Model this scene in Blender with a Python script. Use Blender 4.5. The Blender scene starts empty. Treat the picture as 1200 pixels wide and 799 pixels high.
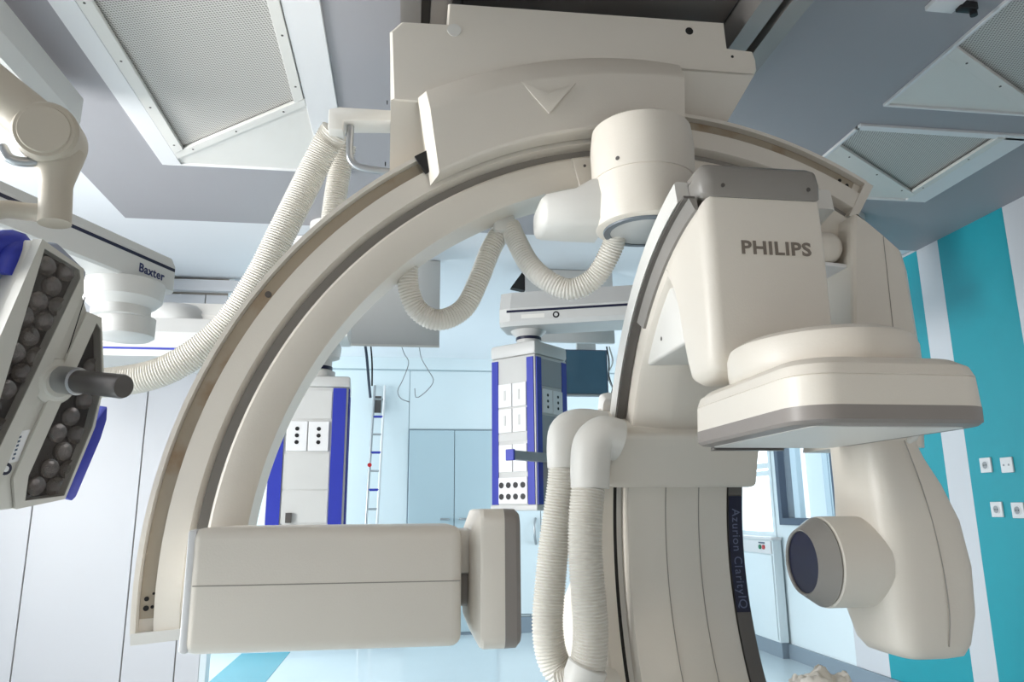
import bpy, bmesh, math, random
from mathutils import Vector, Matrix
random.seed(7)
S = bpy.context.scene
COL = S.collection
V = Vector
# ------------------------------------------------------------------ camera
CAM = V((0, 0, 1.25)); FPX = 882.3
yaw, pitch, roll = .1393, .2219, -.00868
_f = V((math.sin(yaw)*math.cos(pitch), math.cos(yaw)*math.cos(pitch), math.sin(pitch)))
_r = V((math.cos(yaw), -math.sin(yaw), 0)); _u = _r.cross(_f)
RT = math.cos(roll)*_r + math.sin(roll)*_u; UP = -math.sin(roll)*_r + math.cos(roll)*_u; FW = _f
cd = bpy.data.cameras.new('camera'); cam = bpy.data.objects.new('camera', cd); COL.objects.link(cam)
cd.sensor_width = 36; cd.lens = FPX/1200*36; cd.clip_start = .05
cam.matrix_world = Matrix(((RT.x, UP.x, -FW.x, CAM.x), (RT.y, UP.y, -FW.y, CAM.y), (RT.z, UP.z, -FW.z, CAM.z), (0, 0, 0, 1)))
S.camera = cam
# ------------------------------------------------------------------ light and exposure
w = bpy.data.worlds.new('world'); S.world = w; w.use_nodes = True
w.node_tree.nodes['Background'].inputs[0].default_value = (.75, .88, 1, 1)
w.node_tree.nodes['Background'].inputs[1].default_value = 1.8
def area(name, loc, aim, sx, sy, power, col):
    l = bpy.data.lights.new(name, 'AREA'); l.shape = 'RECTANGLE'; l.size = sx; l.size_y = sy; l.energy = power; l.color = col
    o = bpy.data.objects.new(name, l); COL.objects.link(o); o.location = loc
    o.rotation_euler = V(aim).to_track_quat('-Z', 'Z').to_euler()
    return o
area('key_light_left', (-3.93, 1.75, 1.75), (1, -.1, 0), 1.9, 1.7, 300, (1, .995, .98))  # added area lamp out of view, key light from the left
area('bluish_fill_back', (-3.43, 6.9, 1.75), (1, 0, 0), 2.0, 1.9, 120, (.90, .97, 1))  # added bluish area lamp for the back zone; that wall has no window
area('window_daylight_far_right', (3.22, 7.0, 1.9), (-1, -.0, -.1), .9, 1.2, 22, (.8, .93, 1))
area('warm_fill_rear', (.6, -1.9, 2.86), (0, 0.35, -1), 2.4, 1.0, 46, (1, .84, .63))  # added warm fill for the front faces, behind the camera; no fixture modelled
S.view_settings.view_transform = 'Standard'; S.view_settings.look = 'None'
S.view_settings.exposure = 0; S.view_settings.gamma = 1; S.view_settings.use_curve_mapping = False

# ------------------------------------------------------------------ materials
def s2l(c): return tuple(((v/255)/12.92 if v/255 <= .04045 else ((v/255+.055)/1.055)**2.4) for v in c)
MATS = {}
def mat(name, rgb, rough=.5, metal=0, var=.04, scale=12, bump=0, bscale=200, emit=0, trans=0, coat=0, alpha=1):
    m = bpy.data.materials.new(name); m.use_nodes = True; nt = m.node_tree; b = nt.nodes['Principled BSDF']
    c = s2l(rgb)
    tc = nt.nodes.new('ShaderNodeTexCoord'); nz = nt.nodes.new('ShaderNodeTexNoise')
    nz.inputs['Scale'].default_value = scale; nz.inputs['Detail'].default_value = 4
    nt.links.new(tc.outputs['Object'], nz.inputs['Vector'])
    mx = nt.nodes.new('ShaderNodeMix'); mx.data_type = 'RGBA'
    mx.inputs['A'].default_value = tuple(v*(1-var) for v in c)+(1,); mx.inputs['B'].default_value = tuple(min(1, v*(1+var)) for v in c)+(1,)
    nt.links.new(nz.outputs['Fac'], mx.inputs['Factor']); nt.links.new(mx.outputs['Result'], b.inputs['Base Color'])
    b.inputs['Roughness'].default_value = rough; b.inputs['Metallic'].default_value = metal
    b.inputs['Transmission Weight'].default_value = trans; b.inputs['Coat Weight'].default_value = coat; b.inputs['Alpha'].default_value = alpha
    if bump:
        n2 = nt.nodes.new('ShaderNodeTexNoise'); n2.inputs['Scale'].default_value = bscale
        nt.links.new(tc.outputs['Object'], n2.inputs['Vector'])
        bp = nt.nodes.new('ShaderNodeBump'); bp.inputs['Strength'].default_value = bump; bp.inputs['Distance'].default_value = .002
        nt.links.new(n2.outputs['Fac'], bp.inputs['Height']); nt.links.new(bp.outputs['Normal'], b.inputs['Normal'])
    if emit:
        b.inputs['Emission Color'].default_value = c+(1,); b.inputs['Emission Strength'].default_value = emit
    MATS[name] = m; return m
M_SHELL = mat('shell_plastic', (221, 214, 203), .42, bump=.12, bscale=260, var=.015)
M_SHELL2 = mat('shell_plastic_cool', (219, 217, 212), .45, bump=.08, bscale=260, var=.015)
M_GREYCAP = mat('grey_plastic', (140, 136, 131), .4, bump=.1, var=.02)
M_BAND = mat('detector_grey_band', (138, 131, 126), .45, var=.02)
M_DARKTRACK = mat('track_dark', (96, 92, 88), .4, var=.06)
M_GAP = mat('gap_black', (24, 23, 23), .7)
M_NAVY = mat('navy_plastic', (15, 20, 50), .35)
M_BLUE = mat('blue_plastic', (40, 52, 160), .4, var=.03)
M_WHITE = mat('white_paint', (222, 222, 223), .5, var=.01)
M_WALL = mat('wall_white_panel', (206, 207, 211), .38, var=.012, scale=2)
M_WALLBLUE = mat('wall_paleblue_panel', (222, 233, 237), .35, var=.012, scale=2)
M_DOOR = mat('door_paleblue', (184, 204, 212), .35, var=.02, scale=2)
M_TURQ = mat('turquoise_panel', (24, 150, 164), .45, var=.05, scale=6, bump=.1, bscale=90)
M_CEILGREY = mat('ceiling_grey', (156, 155, 159), .55, var=.02, scale=3, bump=.15, bscale=120)
M_CEILWHITE = mat('ceiling_white', (226, 229, 233), .6, var=.01, scale=2)
M_FLOOR = mat('floor_vinyl', (208, 220, 225), .16, var=.03, scale=2)
M_TURQF = mat('floor_turquoise', (70, 160, 178), .22, var=.03, scale=2)
M_BASEB = mat('baseboard_grey', (132, 146, 158), .4, var=.02)
M_METAL = mat('brushed_metal', (170, 172, 174), .32, metal=.9, var=.05)
M_DMETAL = mat('dark_metal', (96, 92, 90), .42, metal=.6, var=.05)
M_RAIL = mat('rail_metal', (150, 146, 142), .45, metal=.4, var=.04)
M_HOSE = mat('hose_plastic', (221, 217, 209), .5, var=.02)
M_PEND = mat('pendant_grey', (196, 196, 194), .45, var=.02)
M_PENDD = mat('pendant_grey_dark', (150, 153, 156), .45, var=.02)
M_BLACK = mat('black_plastic', (18, 18, 20), .45)
M_LAMP = mat('lamp_body', (190, 188, 180), .4, var=.02)
M_LAMPB = mat('lamp_back', (150, 158, 176), .4, var=.02)
M_GLASSD = mat('lamp_tinted_glass', (70, 64, 62), .06, var=.02, alpha=.22)
M_REFL = mat('lens_reflector', (150, 143, 140), .12, metal=.9, var=.1)
M_LENS = mat('lens_clear', (205, 200, 198), .05, var=.02, alpha=.22)
M_WELL = mat('lamp_well', (46, 43, 42), .5, var=.1)
M_SCREEN = mat('screen_glass', (70, 104, 124), .1, var=.03)
M_ARM = mat('arm_plastic_beige', (182, 173, 158), .45, var=.02)
M_BRIGHT = mat('daylight_pane', (244, 250, 255), .5, emit=1.6)
M_FRAME = mat('window_frame_slate', (72, 88, 108), .4)
M_GLASS = mat('clear_glass', (225, 240, 245), .03, alpha=.14)
M_RED = mat('red_button', (190, 30, 36), .4)
M_GREEN = mat('green_button', (20, 120, 80), .4)
M_CLOTH = mat('cloth_white', (226, 222, 214), .9, bump=.3, bscale=60)
M_LETTER = mat('lettering_grey', (120, 110, 100), .5)
M_LETTERB = mat('lettering_navy', (28, 34, 84), .5)
M_LETTERP = mat('lettering_pale', (96, 104, 132), .5)
M_RINGD = mat('hub_ring_slate', (104, 112, 120), .45)
M_JOINT = mat('joint_pale', (186, 202, 210), .6)
M_LINE = mat('seam_line', (150, 144, 136), .6)
# track with brown stains of grease
def stained():
    m = mat('track_bare_metal', (176, 166, 150), .36, metal=.25, var=.05); nt = m.node_tree; b = nt.nodes['Principled BSDF']
    tc = nt.nodes['Texture Coordinate']; n = nt.nodes.new('ShaderNodeTexNoise'); n.inputs['Scale'].default_value = 9; n.inputs['Detail'].default_value = 8
    nt.links.new(tc.outputs['Object'], n.inputs['Vector'])
    r = nt.nodes.new('ShaderNodeValToRGB'); r.color_ramp.elements[0].position = .54; r.color_ramp.elements[1].position = .8
    nt.links.new(n.outputs['Fac'], r.inputs['Fac'])
    mx = nt.nodes.new('ShaderNodeMix'); mx.data_type = 'RGBA'
    mx.inputs['A'].default_value = s2l((170, 158, 140))+(1,); mx.inputs['B'].default_value = s2l((140, 108, 72))+(1,)
    nt.links.new(r.outputs['Color'], mx.inputs['Factor']); nt.links.new(mx.outputs['Result'], b.inputs['Base Color'])
    return m
M_TRACK = stained()
def perforated(name, base, hole, sc):
    m = mat(name, base, .5); nt = m.node_tree; b = nt.nodes['Principled BSDF']; tc = nt.nodes['Texture Coordinate']
    mp = nt.nodes.new('ShaderNodeMapping'); mp.inputs['Scale'].default_value = (sc, sc, sc); mp.inputs['Rotation'].default_value = (0, 0, .32)
    nt.links.new(tc.outputs['Object'], mp.inputs['Vector'])
    vo = nt.nodes.new('ShaderNodeTexVoronoi'); vo.inputs['Scale'].default_value = 1; vo.inputs['Randomness'].default_value = 0
    vo.voronoi_dimensions = '2D'; nt.links.new(mp.outputs['Vector'], vo.inputs['Vector'])
    r = nt.nodes.new('ShaderNodeValToRGB'); r.color_ramp.elements[0].position = .30; r.color_ramp.elements[1].position = .38
    r.color_ramp.elements[0].color = s2l(hole)+(1,); r.color_ramp.elements[1].color = s2l(base)+(1,)
    nt.links.new(vo.outputs['Distance'], r.inputs['Fac']); nt.links.new(r.outputs['Color'], b.inputs['Base Color'])
    return m
M_PERF = perforated('perforated_sheet', (204, 201, 196), (126, 123, 118), 95)
M_PEG = perforated('pegboard', (206, 224, 230), (120, 150, 165), 18)

# ------------------------------------------------------------------ helpers
def at(px, py, x=None, y=None, z=None):
    "real point of a named plane (metres) measured in the photograph"
    d = RT*((px-600)/FPX) + UP*((399.5-py)/FPX) + FW
    t = (x-CAM.x)/d.x if x is not None else ((y-CAM.y)/d.y if y is not None else (z-CAM.z)/d.z)
    return CAM + d*t
def finish(bm, name, m, smooth=True, ang=.6):
    bmesh.ops.remove_doubles(bm, verts=bm.verts, dist=1e-6)
    bmesh.ops.recalc_face_normals(bm, faces=bm.faces)
    me = bpy.data.meshes.new(name); bm.to_mesh(me); bm.free()
    if m: me.materials.append(m)
    if smooth:
        me.polygons.foreach_set('use_smooth', [True]*len(me.polygons)); me.set_sharp_from_angle(angle=ang)
    return me
def link(name, me, parent=None, local=False):
    o = bpy.data.objects.new(name, me); COL.objects.link(o)
    if parent:
        o.parent = parent
        if parent.type == 'EMPTY' and not local: o.matrix_parent_inverse = ROOTM[parent.name].inverted()
    return o
ROOTM = {}
def tag(o, label, cat, group=None):
    o['label'] = label; o['category'] = cat
    if group: o['group'] = group
    return o
def thing(name, label, cat, loc, rz=0, group=None):
    o = bpy.data.objects.new(name, None); COL.objects.link(o); o.location = loc; o.rotation_euler.z = rz; o.empty_display_size = .1
    ROOTM[o.name] = Matrix.Translation(V(loc)) @ Matrix.Rotation(rz, 4, 'Z')
    return tag(o, label, cat, group)
def struct(o): o['kind'] = 'structure'; return o
def bmbox(bm, lo, hi, bev=0, seg=2, rot=None, mtx=None):
    r = bmesh.ops.create_cube(bm, size=1)
    c = (V(lo)+V(hi))/2; s = V(hi)-V(lo)
    bmesh.ops.scale(bm, vec=s, verts=r['verts']); vs = r['verts']
    if bev:
        es = list({e for v in vs for e in v.link_edges})
        rb = bmesh.ops.bevel(bm, geom=es, offset=bev, segments=seg, profile=.5, affect='EDGES', clamp_overlap=True)
        vs = list({v for f in rb['faces'] for v in f.verts} | {v for v in vs if v.is_valid})
    if mtx: bmesh.ops.transform(bm, matrix=mtx, verts=vs)
    bmesh.ops.translate(bm, vec=c, verts=vs)
def box(name, lo, hi, m, parent=None, bev=0, seg=2, local=False, mtx=None):
    bm = bmesh.new(); bmbox(bm, lo, hi, bev, seg, mtx=mtx); return link(name, finish(bm, name, m), parent, local)
def prism(name, pts, vec, m, parent=None, bev=0, seg=2, local=False):
    "polygon (3D points) extruded along vec"
    bm = bmesh.new(); vec = V(vec)
    a = [bm.verts.new(V(p)) for p in pts]; b = [bm.verts.new(V(p)+vec) for p in pts]
    bm.faces.new(a); bm.faces.new(b[::-1]); n = len(pts)
    for i in range(n): bm.faces.new((a[i], b[i], b[(i+1) % n], a[(i+1) % n]))
    if bev:
        bmesh.ops.recalc_face_normals(bm, faces=bm.faces)
        es = [e for e in bm.edges if len(e.link_faces) == 2 and e.calc_face_angle(0) > .35]
        bmesh.ops.bevel(bm, geom=es, offset=bev, segments=seg, profile=.5, affect='EDGES', clamp_overlap=True)
    return link(name, finish(bm, name, m), parent, local)
def pillow(name, poly, x0, x1, r, m, parent=None, seg=5, r1=None):
    "outline in the YZ plane, extruded along X with rounded rims"
    A = sum(poly[i-1][0]*poly[i][1]-poly[i][0]*poly[i-1][1] for i in range(len(poly)))
    P = [V((p[0], p[1])) for p in (poly if A > 0 else poly[::-1])]; n = len(P)
    def off(k):
        out = []
        for i in range(n):
            e1 = (P[i]-P[i-1]).normalized(); e2 = (P[(i+1) % n]-P[i]).normalized()
            n1 = V((-e1.y, e1.x)); n2 = V((-e2.y, e2.x)); b = (n1+n2); b = b/max(.6, b.length_squared/2)
            out.append(P[i]+b*k)
        return out
    def side(xe, sg, r): return [[V((xe+sg*r*(1-math.cos(math.pi/2*q/seg)), p.x, p.y)) for p in off(r*(1-math.sin(math.pi/2*q/seg)))] for q in range(seg+1)]
    rings = side(x0, 1, r)+side(x1, -1, r if r1 is None else r1)[::-1]
    return loft(name, rings, m, parent, ang=.7)
def loft(name, rings, m, parent=None, caps=True, local=False, ang=.6, closed=True):
    bm = bmesh.new(); R = [[bm.verts.new(V(p)) for p in r] for r in rings]; n = len(R[0])
    for a, b in zip(R, R[1:]):
        for i in range(n if closed else n-1): bm.faces.new((a[i], a[(i+1) % n], b[(i+1) % n], b[i]))
    if caps: bm.faces.new(R[0][::-1]); bm.faces.new(R[-1])
    return link(name, finish(bm, name, m, ang=ang), parent, local)
def sweep(name, prof, C, u, v, n, a0, a1, m, parent=None, N=64, ang=.6, er=0):
    "closed profile [(radius, offset along n)] swept round C from a0 to a1 (degrees)"
    C, u, v, n = V(C), V(u), V(v), V(n); rings = []
    for i in range(N+1):
        a = math.radians(a0+(a1-a0)*i/N); d = math.cos(a)*u+math.sin(a)*v
        rings.append([C+d*r+n*w for r, w in prof])
    if er:
        cr = sum(p[0] for p in prof)/len(prof); cw = sum(p[1] for p in prof)/len(prof)
        sz = max(abs(p[1]-cw) for p in prof); sr = max(abs(p[0]-cr) for p in prof)
        def endring(a, k, out):
            a = math.radians(a); d = math.cos(a)*u+math.sin(a)*v; t = (-math.sin(a)*u+math.cos(a)*v)*out
            return [C+d*(cr+(r-cr)*(1-k/sr))+n*(cw+(w_-cw)*(1-k/sz))+t for r, w_ in prof]
        sgn = 1 if a1 > a0 else -1
        pre = [endring(a0, er*(1-math.cos(q)), -sgn*er*math.sin(q)) for q in (1.2, .8, .4)]
        post = [endring(a1, er*(1-math.cos(q)), sgn*er*math.sin(q)) for q in (.4, .8, 1.2)]
        rings = pre+rings+post
    return loft(name, rings, m, parent, ang=ang)
def frame(d):
    d = V(d).normalized(); a = V((0, 0, 1)) if abs(d.z) < .9 else V((1, 0, 0))
    u = a.cross(d).normalized(); return u, d.cross(u), d
def lathe(name, prof, C, axis, m, parent=None, N=32, local=False, ang=.6, su=1, sv=1, caps=True):
    "profile [(radius, height along axis)]"
    u, v, d = frame(axis); C = V(C)
    rings = [[C+d*h+(u*math.cos(2*math.pi*k/N)*su+v*math.sin(2*math.pi*k/N)*sv)*max(r, 1e-4) for k in range(N)] for r, h in prof]
    return loft(name, rings, m, parent, caps=caps, local=local, ang=ang)
def ring(name, prof, C, axis, m, parent=None, N=32, local=False):
    return lathe(name, list(prof)+[prof[0]], C, axis, m, parent, N, local, caps=False)
def cyl(name, C, axis, r, h, m, parent=None, N=24, bev=0, local=False):
    p = [(r, 0), (r, h)] if not bev else [(r-bev, 0), (r-bev*.3, bev*.3), (r, bev), (r, h-bev), (r-bev*.3, h-bev*.3), (r-bev, h)]
    return lathe(name, p, C, axis, m, parent, N, local)
def spline(pts, n):
    P = [V(p) for p in pts]; P = [2*P[0]-P[1]]+P+[2*P[-1]-P[-2]]; out = []
    segs = len(P)-3
    for s in range(segs):
        a, b, c, d = P[s:s+4]
        for i in range(n):
            t = i/n
            out.append(.5*((2*b)+(c-a)*t+(2*a-5*b+4*c-d)*t*t+(3*b-a-3*c+d)*t**3))
    out.append(P[-2]); return out
def resample(P, step):
    L = [0]
    for a, b in zip(P, P[1:]): L.append(L[-1]+(b-a).length)
    n = max(2, int(round(L[-1]/step))); out = []; j = 0
    for i in range(n+1):
        s = L[-1]*i/n
        while j < len(L)-2 and L[j+1] < s: j += 1
        t = (s-L[j])/max(1e-9, L[j+1]-L[j]); out.append(P[j].lerp(P[j+1], min(1, max(0, t))))
    return out
def tube(name, pts, r, m, parent=None, N=12, step=.01, corr=0, smooth=True, local=False, radf=None):
    "tube along a curve; corr > 0 makes a corrugated hose of that rib depth"
    P = resample(spline(pts, 16) if smooth else [V(p) for p in pts], step)
    t = (P[1]-P[0]).normalized(); u, v, _ = frame(t); rings = []
    for i, p in enumerate(P):
        t2 = (P[min(i+1, len(P)-1)]-P[max(i-1, 0)]).normalized()
        q = t.rotation_difference(t2); u = q @ u; v = q @ v; t = t2
        rr = r
        if corr: rr = r - (0, corr*.5, corr, corr*.5)[i % 4] if True else r
        if radf: rr = radf(i/(len(P)-1))
        rings.append([p+(u*math.cos(2*math.pi*k/N)+v*math.sin(2*math.pi*k/N))*rr for k in range(N)])
    return loft(name, rings, m, parent, local=local, ang=1.2)
def hose(name, pts, r, parent=None, m=None, pitch=.0088):
    return tube(name, pts, r, m or M_HOSE, parent, N=18, step=pitch/4, corr=r*.10)
def text(name, s, size, loc, xdir, updir, m, parent=None, bold=0, depth=.0012, align='CENTER', local=False, xs=1):
    cu = bpy.data.curves.new(name, 'FONT'); cu.body = s; cu.size = size; cu.extrude = depth; cu.offset = bold; cu.align_x = align; cu.align_y = 'CENTER'; cu.resolution_u = 3; cu.space_character = 1.07
    t = bpy.data.objects.new(name, cu); COL.objects.link(t)
    bpy.context.view_layer.update()
    me = bpy.data.meshes.new_from_object(t); bpy.data.objects.remove(t)
    x = V(xdir).normalized(); z = x.cross(V(updir)).normalized(); y = z.cross(x)
    me.transform(Matrix.Diagonal((xs, 1, 1, 1)))
    me.transform(Matrix(((x.x, y.x, z.x, loc[0]), (x.y, y.y, z.y, loc[1]), (x.z, y.z, z.z, loc[2]), (0, 0, 0, 1))))
    me.materials.clear(); me.materials.append(m)
    return link(name, me, parent, local)
def copy_mesh(src, name, parent, mtx, local=True):
    o = bpy.data.objects.new(name, src); COL.objects.link(o); o.parent = parent
    if parent and parent.type == 'EMPTY' and not local: o.matrix_parent_inverse = ROOTM[parent.name].inverted()
    o.matrix_basis = mtx; return o
def sharedmesh(fn, *a, **k):
    o = fn(*a, **k); me = o.data; bpy.data.objects.remove(o); return me

# ================================================================== THE ROOM
ZC = 2.9; XR = 3.3; YB = 8.3; YL = 5.5; XL = -4.0; YF = -3.6
fl = struct(box('floor', (XL, YF, -.1), (XR, YB, 0), M_FLOOR))
box('floor_inlay', (-1.45, YL+.1, -.002), (-1.02, 7.6, .003), M_TURQF, fl)
# ceiling: white slab with the grey field below it, cut round the air outlets
cl = struct(box('ceiling', (XL, YF, ZC+.02), (XR, YB, ZC+.14), M_CEILWHITE))
def slab(name, x0, y0, x1, y1): return box(name, (x0, y0, ZC), (x1, y1, ZC+.02), M_CEILGREY, cl)
GX0, GY1 = -1.62, 4.3
outlets = {'L': (-1.195, .6, -.315, 3.545), 'R3': (1.945, 2.80, 2.80, 3.53), 'R2': (1.945, .6, 2.80, 2.62)}
slab('ceiling_panel', GX0, YF, -1.195, GY1); slab('ceiling_panel', -1.195, 3.545, -.315, GY1); slab('ceiling_panel', -1.195, YF, -.315, .6)
slab('ceiling_panel', -.315, YF, 1.945, GY1); slab('ceiling_panel', 2.80, YF, XR, GY1)
slab('ceiling_panel', 1.945, 3.53, 2.80, GY1); slab('ceiling_panel', 1.945, 2.62, 2.80, 2.80); slab('ceiling_panel', 1.945, YF, 2.80, .6)
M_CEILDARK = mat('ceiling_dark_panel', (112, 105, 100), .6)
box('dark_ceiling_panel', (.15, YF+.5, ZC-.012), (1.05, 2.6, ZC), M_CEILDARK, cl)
def frame_strip(name, pts, m, parent, h=.03, z=ZC-.012): return prism(name, [V((p[0], p[1], z)) for p in pts], (0, 0, h), m, parent, bev=.002, seg=1)
def outlet(label, x0, y0, x1, y1, i0, i1, yl, yr, sl, sr):
    "recessed air outlet: white rim, perforated sheet ending in a slanted bar, corner plate beyond the bar; sl, sr = widths of the inner strips"
    r = thing('air_outlet', label, 'air outlet', ((x0+x1)/2, (y0+y1)/2, ZC), group='ceiling air outlets')
    a0, a1, bw = i0-sl, i1+sr, .062
    al, ar = yl-(yr-yl)/(i1-i0)*sl, yr+(yr-yl)/(i1-i0)*sr
    frame_strip('frame', [(x0, y0), (a0, y0), (a0, y1-.012), (x0, y1)], M_WHITE, r)
    frame_strip('frame', [(a1, y0), (x1, y0), (x1, y1), (a1, y1-.012)], M_WHITE, r)
    frame_strip('frame', [(x0, y1), (a0, y1-.012), (a1, y1-.012), (x1, y1)], M_WHITE, r)
    frame_strip('frame', [(x0, y0-.02), (x1, y0-.02), (x1, y0+.02), (x0, y0+.02)], M_WHITE, r)
    prism('corner_plate', [V((p[0], p[1], ZC-.002)) for p in ((a0, al+bw), (a1, ar+bw), (a1, y1-.012), (a0, y1-.012))], (0, 0, .012), M_SHELL2, r)
    frame_strip('bar', [(a0, al+.004), (a1, ar+.004), (a1, ar+bw), (a0, al+bw)], M_SHELL2, r, .016)
    if sl > .02: frame_strip('inner_strip', [(a0+.003, y0), (i0, y0), (i0, yl), (a0+.003, al)], M_SHELL2, r, .016, ZC-.016)
    if sr > .02: frame_strip('inner_strip', [(i1, y0), (a1-.003, y0), (a1-.003, ar), (i1, yr)], M_SHELL2, r, .016, ZC-.016)
    prism('perforated_sheet', [V((p[0], p[1], ZC+.008)) for p in ((a0, y0), (a1, y0), (a1, ar+.01), (a0, al+.01))], (0, 0, .004), M_PERF, r)
    for k in range(5):
        for xs, ye, wd in ((i0-sl/2, al, sl), (i1+sr/2, ar, sr)):
            yy = ye-.09-k*.33
            if wd > .02 and yy > y0+.03: cyl('screw', (xs, yy, ZC-.0175), (0, 0, 1), .0045, .003, M_DMETAL, r, 10)
    for t in (.15, .5, .85): cyl('screw', (a0+(a1-a0)*t, al+(ar-al)*t+.033, ZC-.0145), (0, 0, 1), .0045, .003, M_DMETAL, r, 10)
    return r
outlet('big white framed ceiling air outlet with grey mesh at the upper left', *outlets['L'], -1.05, -.487, 3.364, 2.886, .055, .045)
outlet('ceiling air outlet right of the arc end, nearer the turquoise wall corner', *outlets['R3'], 1.965, 2.63, 2.966, 3.403, .005, .045)
outlet('ceiling air outlet with pale corner plate at the top right edge of the picture', *outlets['R2'], 1.965, 2.63, 2.2, 2.545, .005, .045)
# walls
def panel_wall(root, name, rects, axis, d0, d1, m):
    "each panel its own slab with a dark joint between"
    for (a0, a1, z0, z1) in rects:
        g = .004
        lo = (a0+g, d0, z0+g) if axis == 'y' else (d0, a0+g, z0+g); hi = (a1-g, d1, z1-g) if axis == 'y' else (d1, a1-g, z1-g)
        box(name, lo, hi, m, root, bev=.002, seg=1)
wl = struct(box('wall_left', (XL-.1, YF, 0), (XL, YL, ZC+.14), M_WALL))
wf = struct(box('wall_left_facing', (XL, YL+.012, 0), (-1.31, YL+.10, ZC+.02), M_LINE))
XJ = [-4.0, -3.2, -2.45, -1.795, -1.466, -1.31]
panel_wall(wf, 'wall_panel', [(XJ[i], XJ[i+1], .1, 2.80) for i in range(5)], 'y', YL, YL+.012, M_WALL)
panel_wall(wf, 'wall_panel', [(-4, -2.45, 2.81, 2.90), (-2.45, -.62, 2.81, 2.90)], 'y', YL-.05, YL+.012, M_WALL)
box('wall_end_trim', (-1.31, YL-.005, 0), (-1.27, YL+.105, ZC+.02), M_WALLBLUE, wf)
wb = struct(box('wall_back', (-3.5, YB+.012, 0), (XR, YB+.12, ZC+.14), M_JOINT))
XB = [-3.5, -2.3, -1.1, .02]
panel_wall(wb, 'wall_panel', [(XB[i], XB[i+1], .16, 2.78) for i in range(3)]+[(.02, .985, 2.13, 2.78), (.985, 1.335, .16, 2.78), (1.335, 2.4, .16, 2.78), (2.4, 3.3, .16, 2.78)], 'y', YB, YB+.012, M_WALLBLUE)
struct(box('trim_1', (-3.5, YB-.03, 2.79), (XR, YB+.012, 2.92), M_WALLBLUE))
struct(box('baseboard_back', (-3.5, YB-.015, 0), (XR, YB+.012, .16), M_BASEB))
wbl = struct(box('wall_back_left', (-3.6, YL+.1, 0), (-3.5, YB+.12, ZC+.14), M_WALLBLUE))
wfr = struct(box('wall_front', (XL, YF-.1, 0), (XR, YF, ZC+.14), M_WALL))
# double door in the back wall
d1 = struct(box('door_1', (.02, YB+.0, .02), (.985, YB+.012, 2.125), M_BASEB))
for a, b in ((.03, .515), (.523, .975)): box('door_leaf', (a, YB-.025, .03), (b, YB+.004, 2.115), M_DOOR, d1, bev=.004, seg=1)
for sx in (-1, 1):
    x = .519+sx*.06
    tube('door_handle', [(x, YB-.025, 1.17), (x, YB-.075, 1.17), (x+sx*.09, YB-.075, 1.17)], .012, M_METAL, d1, N=8, smooth=False, step=.03)
# right-hand double cupboard with bow handles seen past the hoses
d2 = struct(box('door_2', (1.0, YB, .18), (2.0, YB+.012, 2.1), M_JOINT))
for a, b in ((1.005, 1.455), (1.463, 1.99)): box('door_leaf', (a, YB-.03, .19), (b, YB+.004, 2.09), M_WALLBLUE, d2, bev=.004, seg=1)
for x in (1.40, 1.52): tube('door_handle', [(x, YB-.03, 1.17), (x-.02, YB-.09, 1.1), (x-.02, YB-.09, .98), (x, YB-.03, .9)], .013, M_METAL, d2, N=8, step=.02)
# right wall with turquoise stripes, slate window, bright window
WZ0, WZ1 = 1.17, 2.05
wr = struct(box('wall_right', (XR+.014, YF, 0), (XR+.12, 5.5, ZC+.14), M_WALL))
def rw(name, y0, y1, z0, z1, m, proud=0): return box(name, (XR-proud, y0, z0), (XR+.014, y1, z1), m, wr, bev=.001, seg=1)
for y0, y1, m in ((4.300, 5.10, M_TURQ), (4.10, 4.300, M_WALL), (3.565, 4.10, M_TURQ), (3.2, 3.565, M_WALL), (2.6, 3.2, M_TURQ), (2.3, 2.6, M_WALL), (5.10, 5.5, M_WALL), (YF, 2.3, M_WALL)):
    rw('wall_stripe', y0, y1, .12, ZC+.0, m)
wr2 = struct(box('wall_right_far', (XR, 6.46, 0), (XR+.12, 6.56, ZC+.14), M_WALLBLUE))
box('wall_panel', (XR, 5.5, 0), (XR+.12, 6.46, WZ0), M_WALLBLUE, wr2); box('wall_panel', (XR, 5.5, WZ1), (XR+.12, 6.46, ZC+.14), M_WALLBLUE, wr2)
box('wall_panel', (XR, 7.35, 0), (XR+.12, YB+.12, ZC+.14), M_WALLBLUE, wr2); box('wall_panel', (XR, 6.56, 0), (XR+.12, 7.35, .95), M_WALLBLUE, wr2); box('wall_panel', (XR, 6.56, 2.3), (XR+.12, 7.35, ZC+.14), M_WALLBLUE, wr2)
struct(box('baseboard_right', (XR-.02, YF, 0), (XR+.012, YB, .12), M_BASEB))
wn = struct(box('window_1', (XR-.02, 5.5, WZ0-.06), (XR+.1, 6.46, WZ0), M_FRAME))
box('frame_bar', (XR-.02, 5.5, WZ1), (XR+.1, 6.46, WZ1+.06), M_FRAME, wn); box('frame_bar', (XR-.02, 6.40, WZ0), (XR+.1, 6.46, WZ1), M_FRAME, wn); box('frame_bar', (XR-.02, 5.5, WZ0), (XR+.1, 5.56, WZ1), M_FRAME, wn)
box('pane', (XR+.04, 5.56, WZ0), (XR+.048, 6.40, WZ1), M_GLASS, wn)
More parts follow.
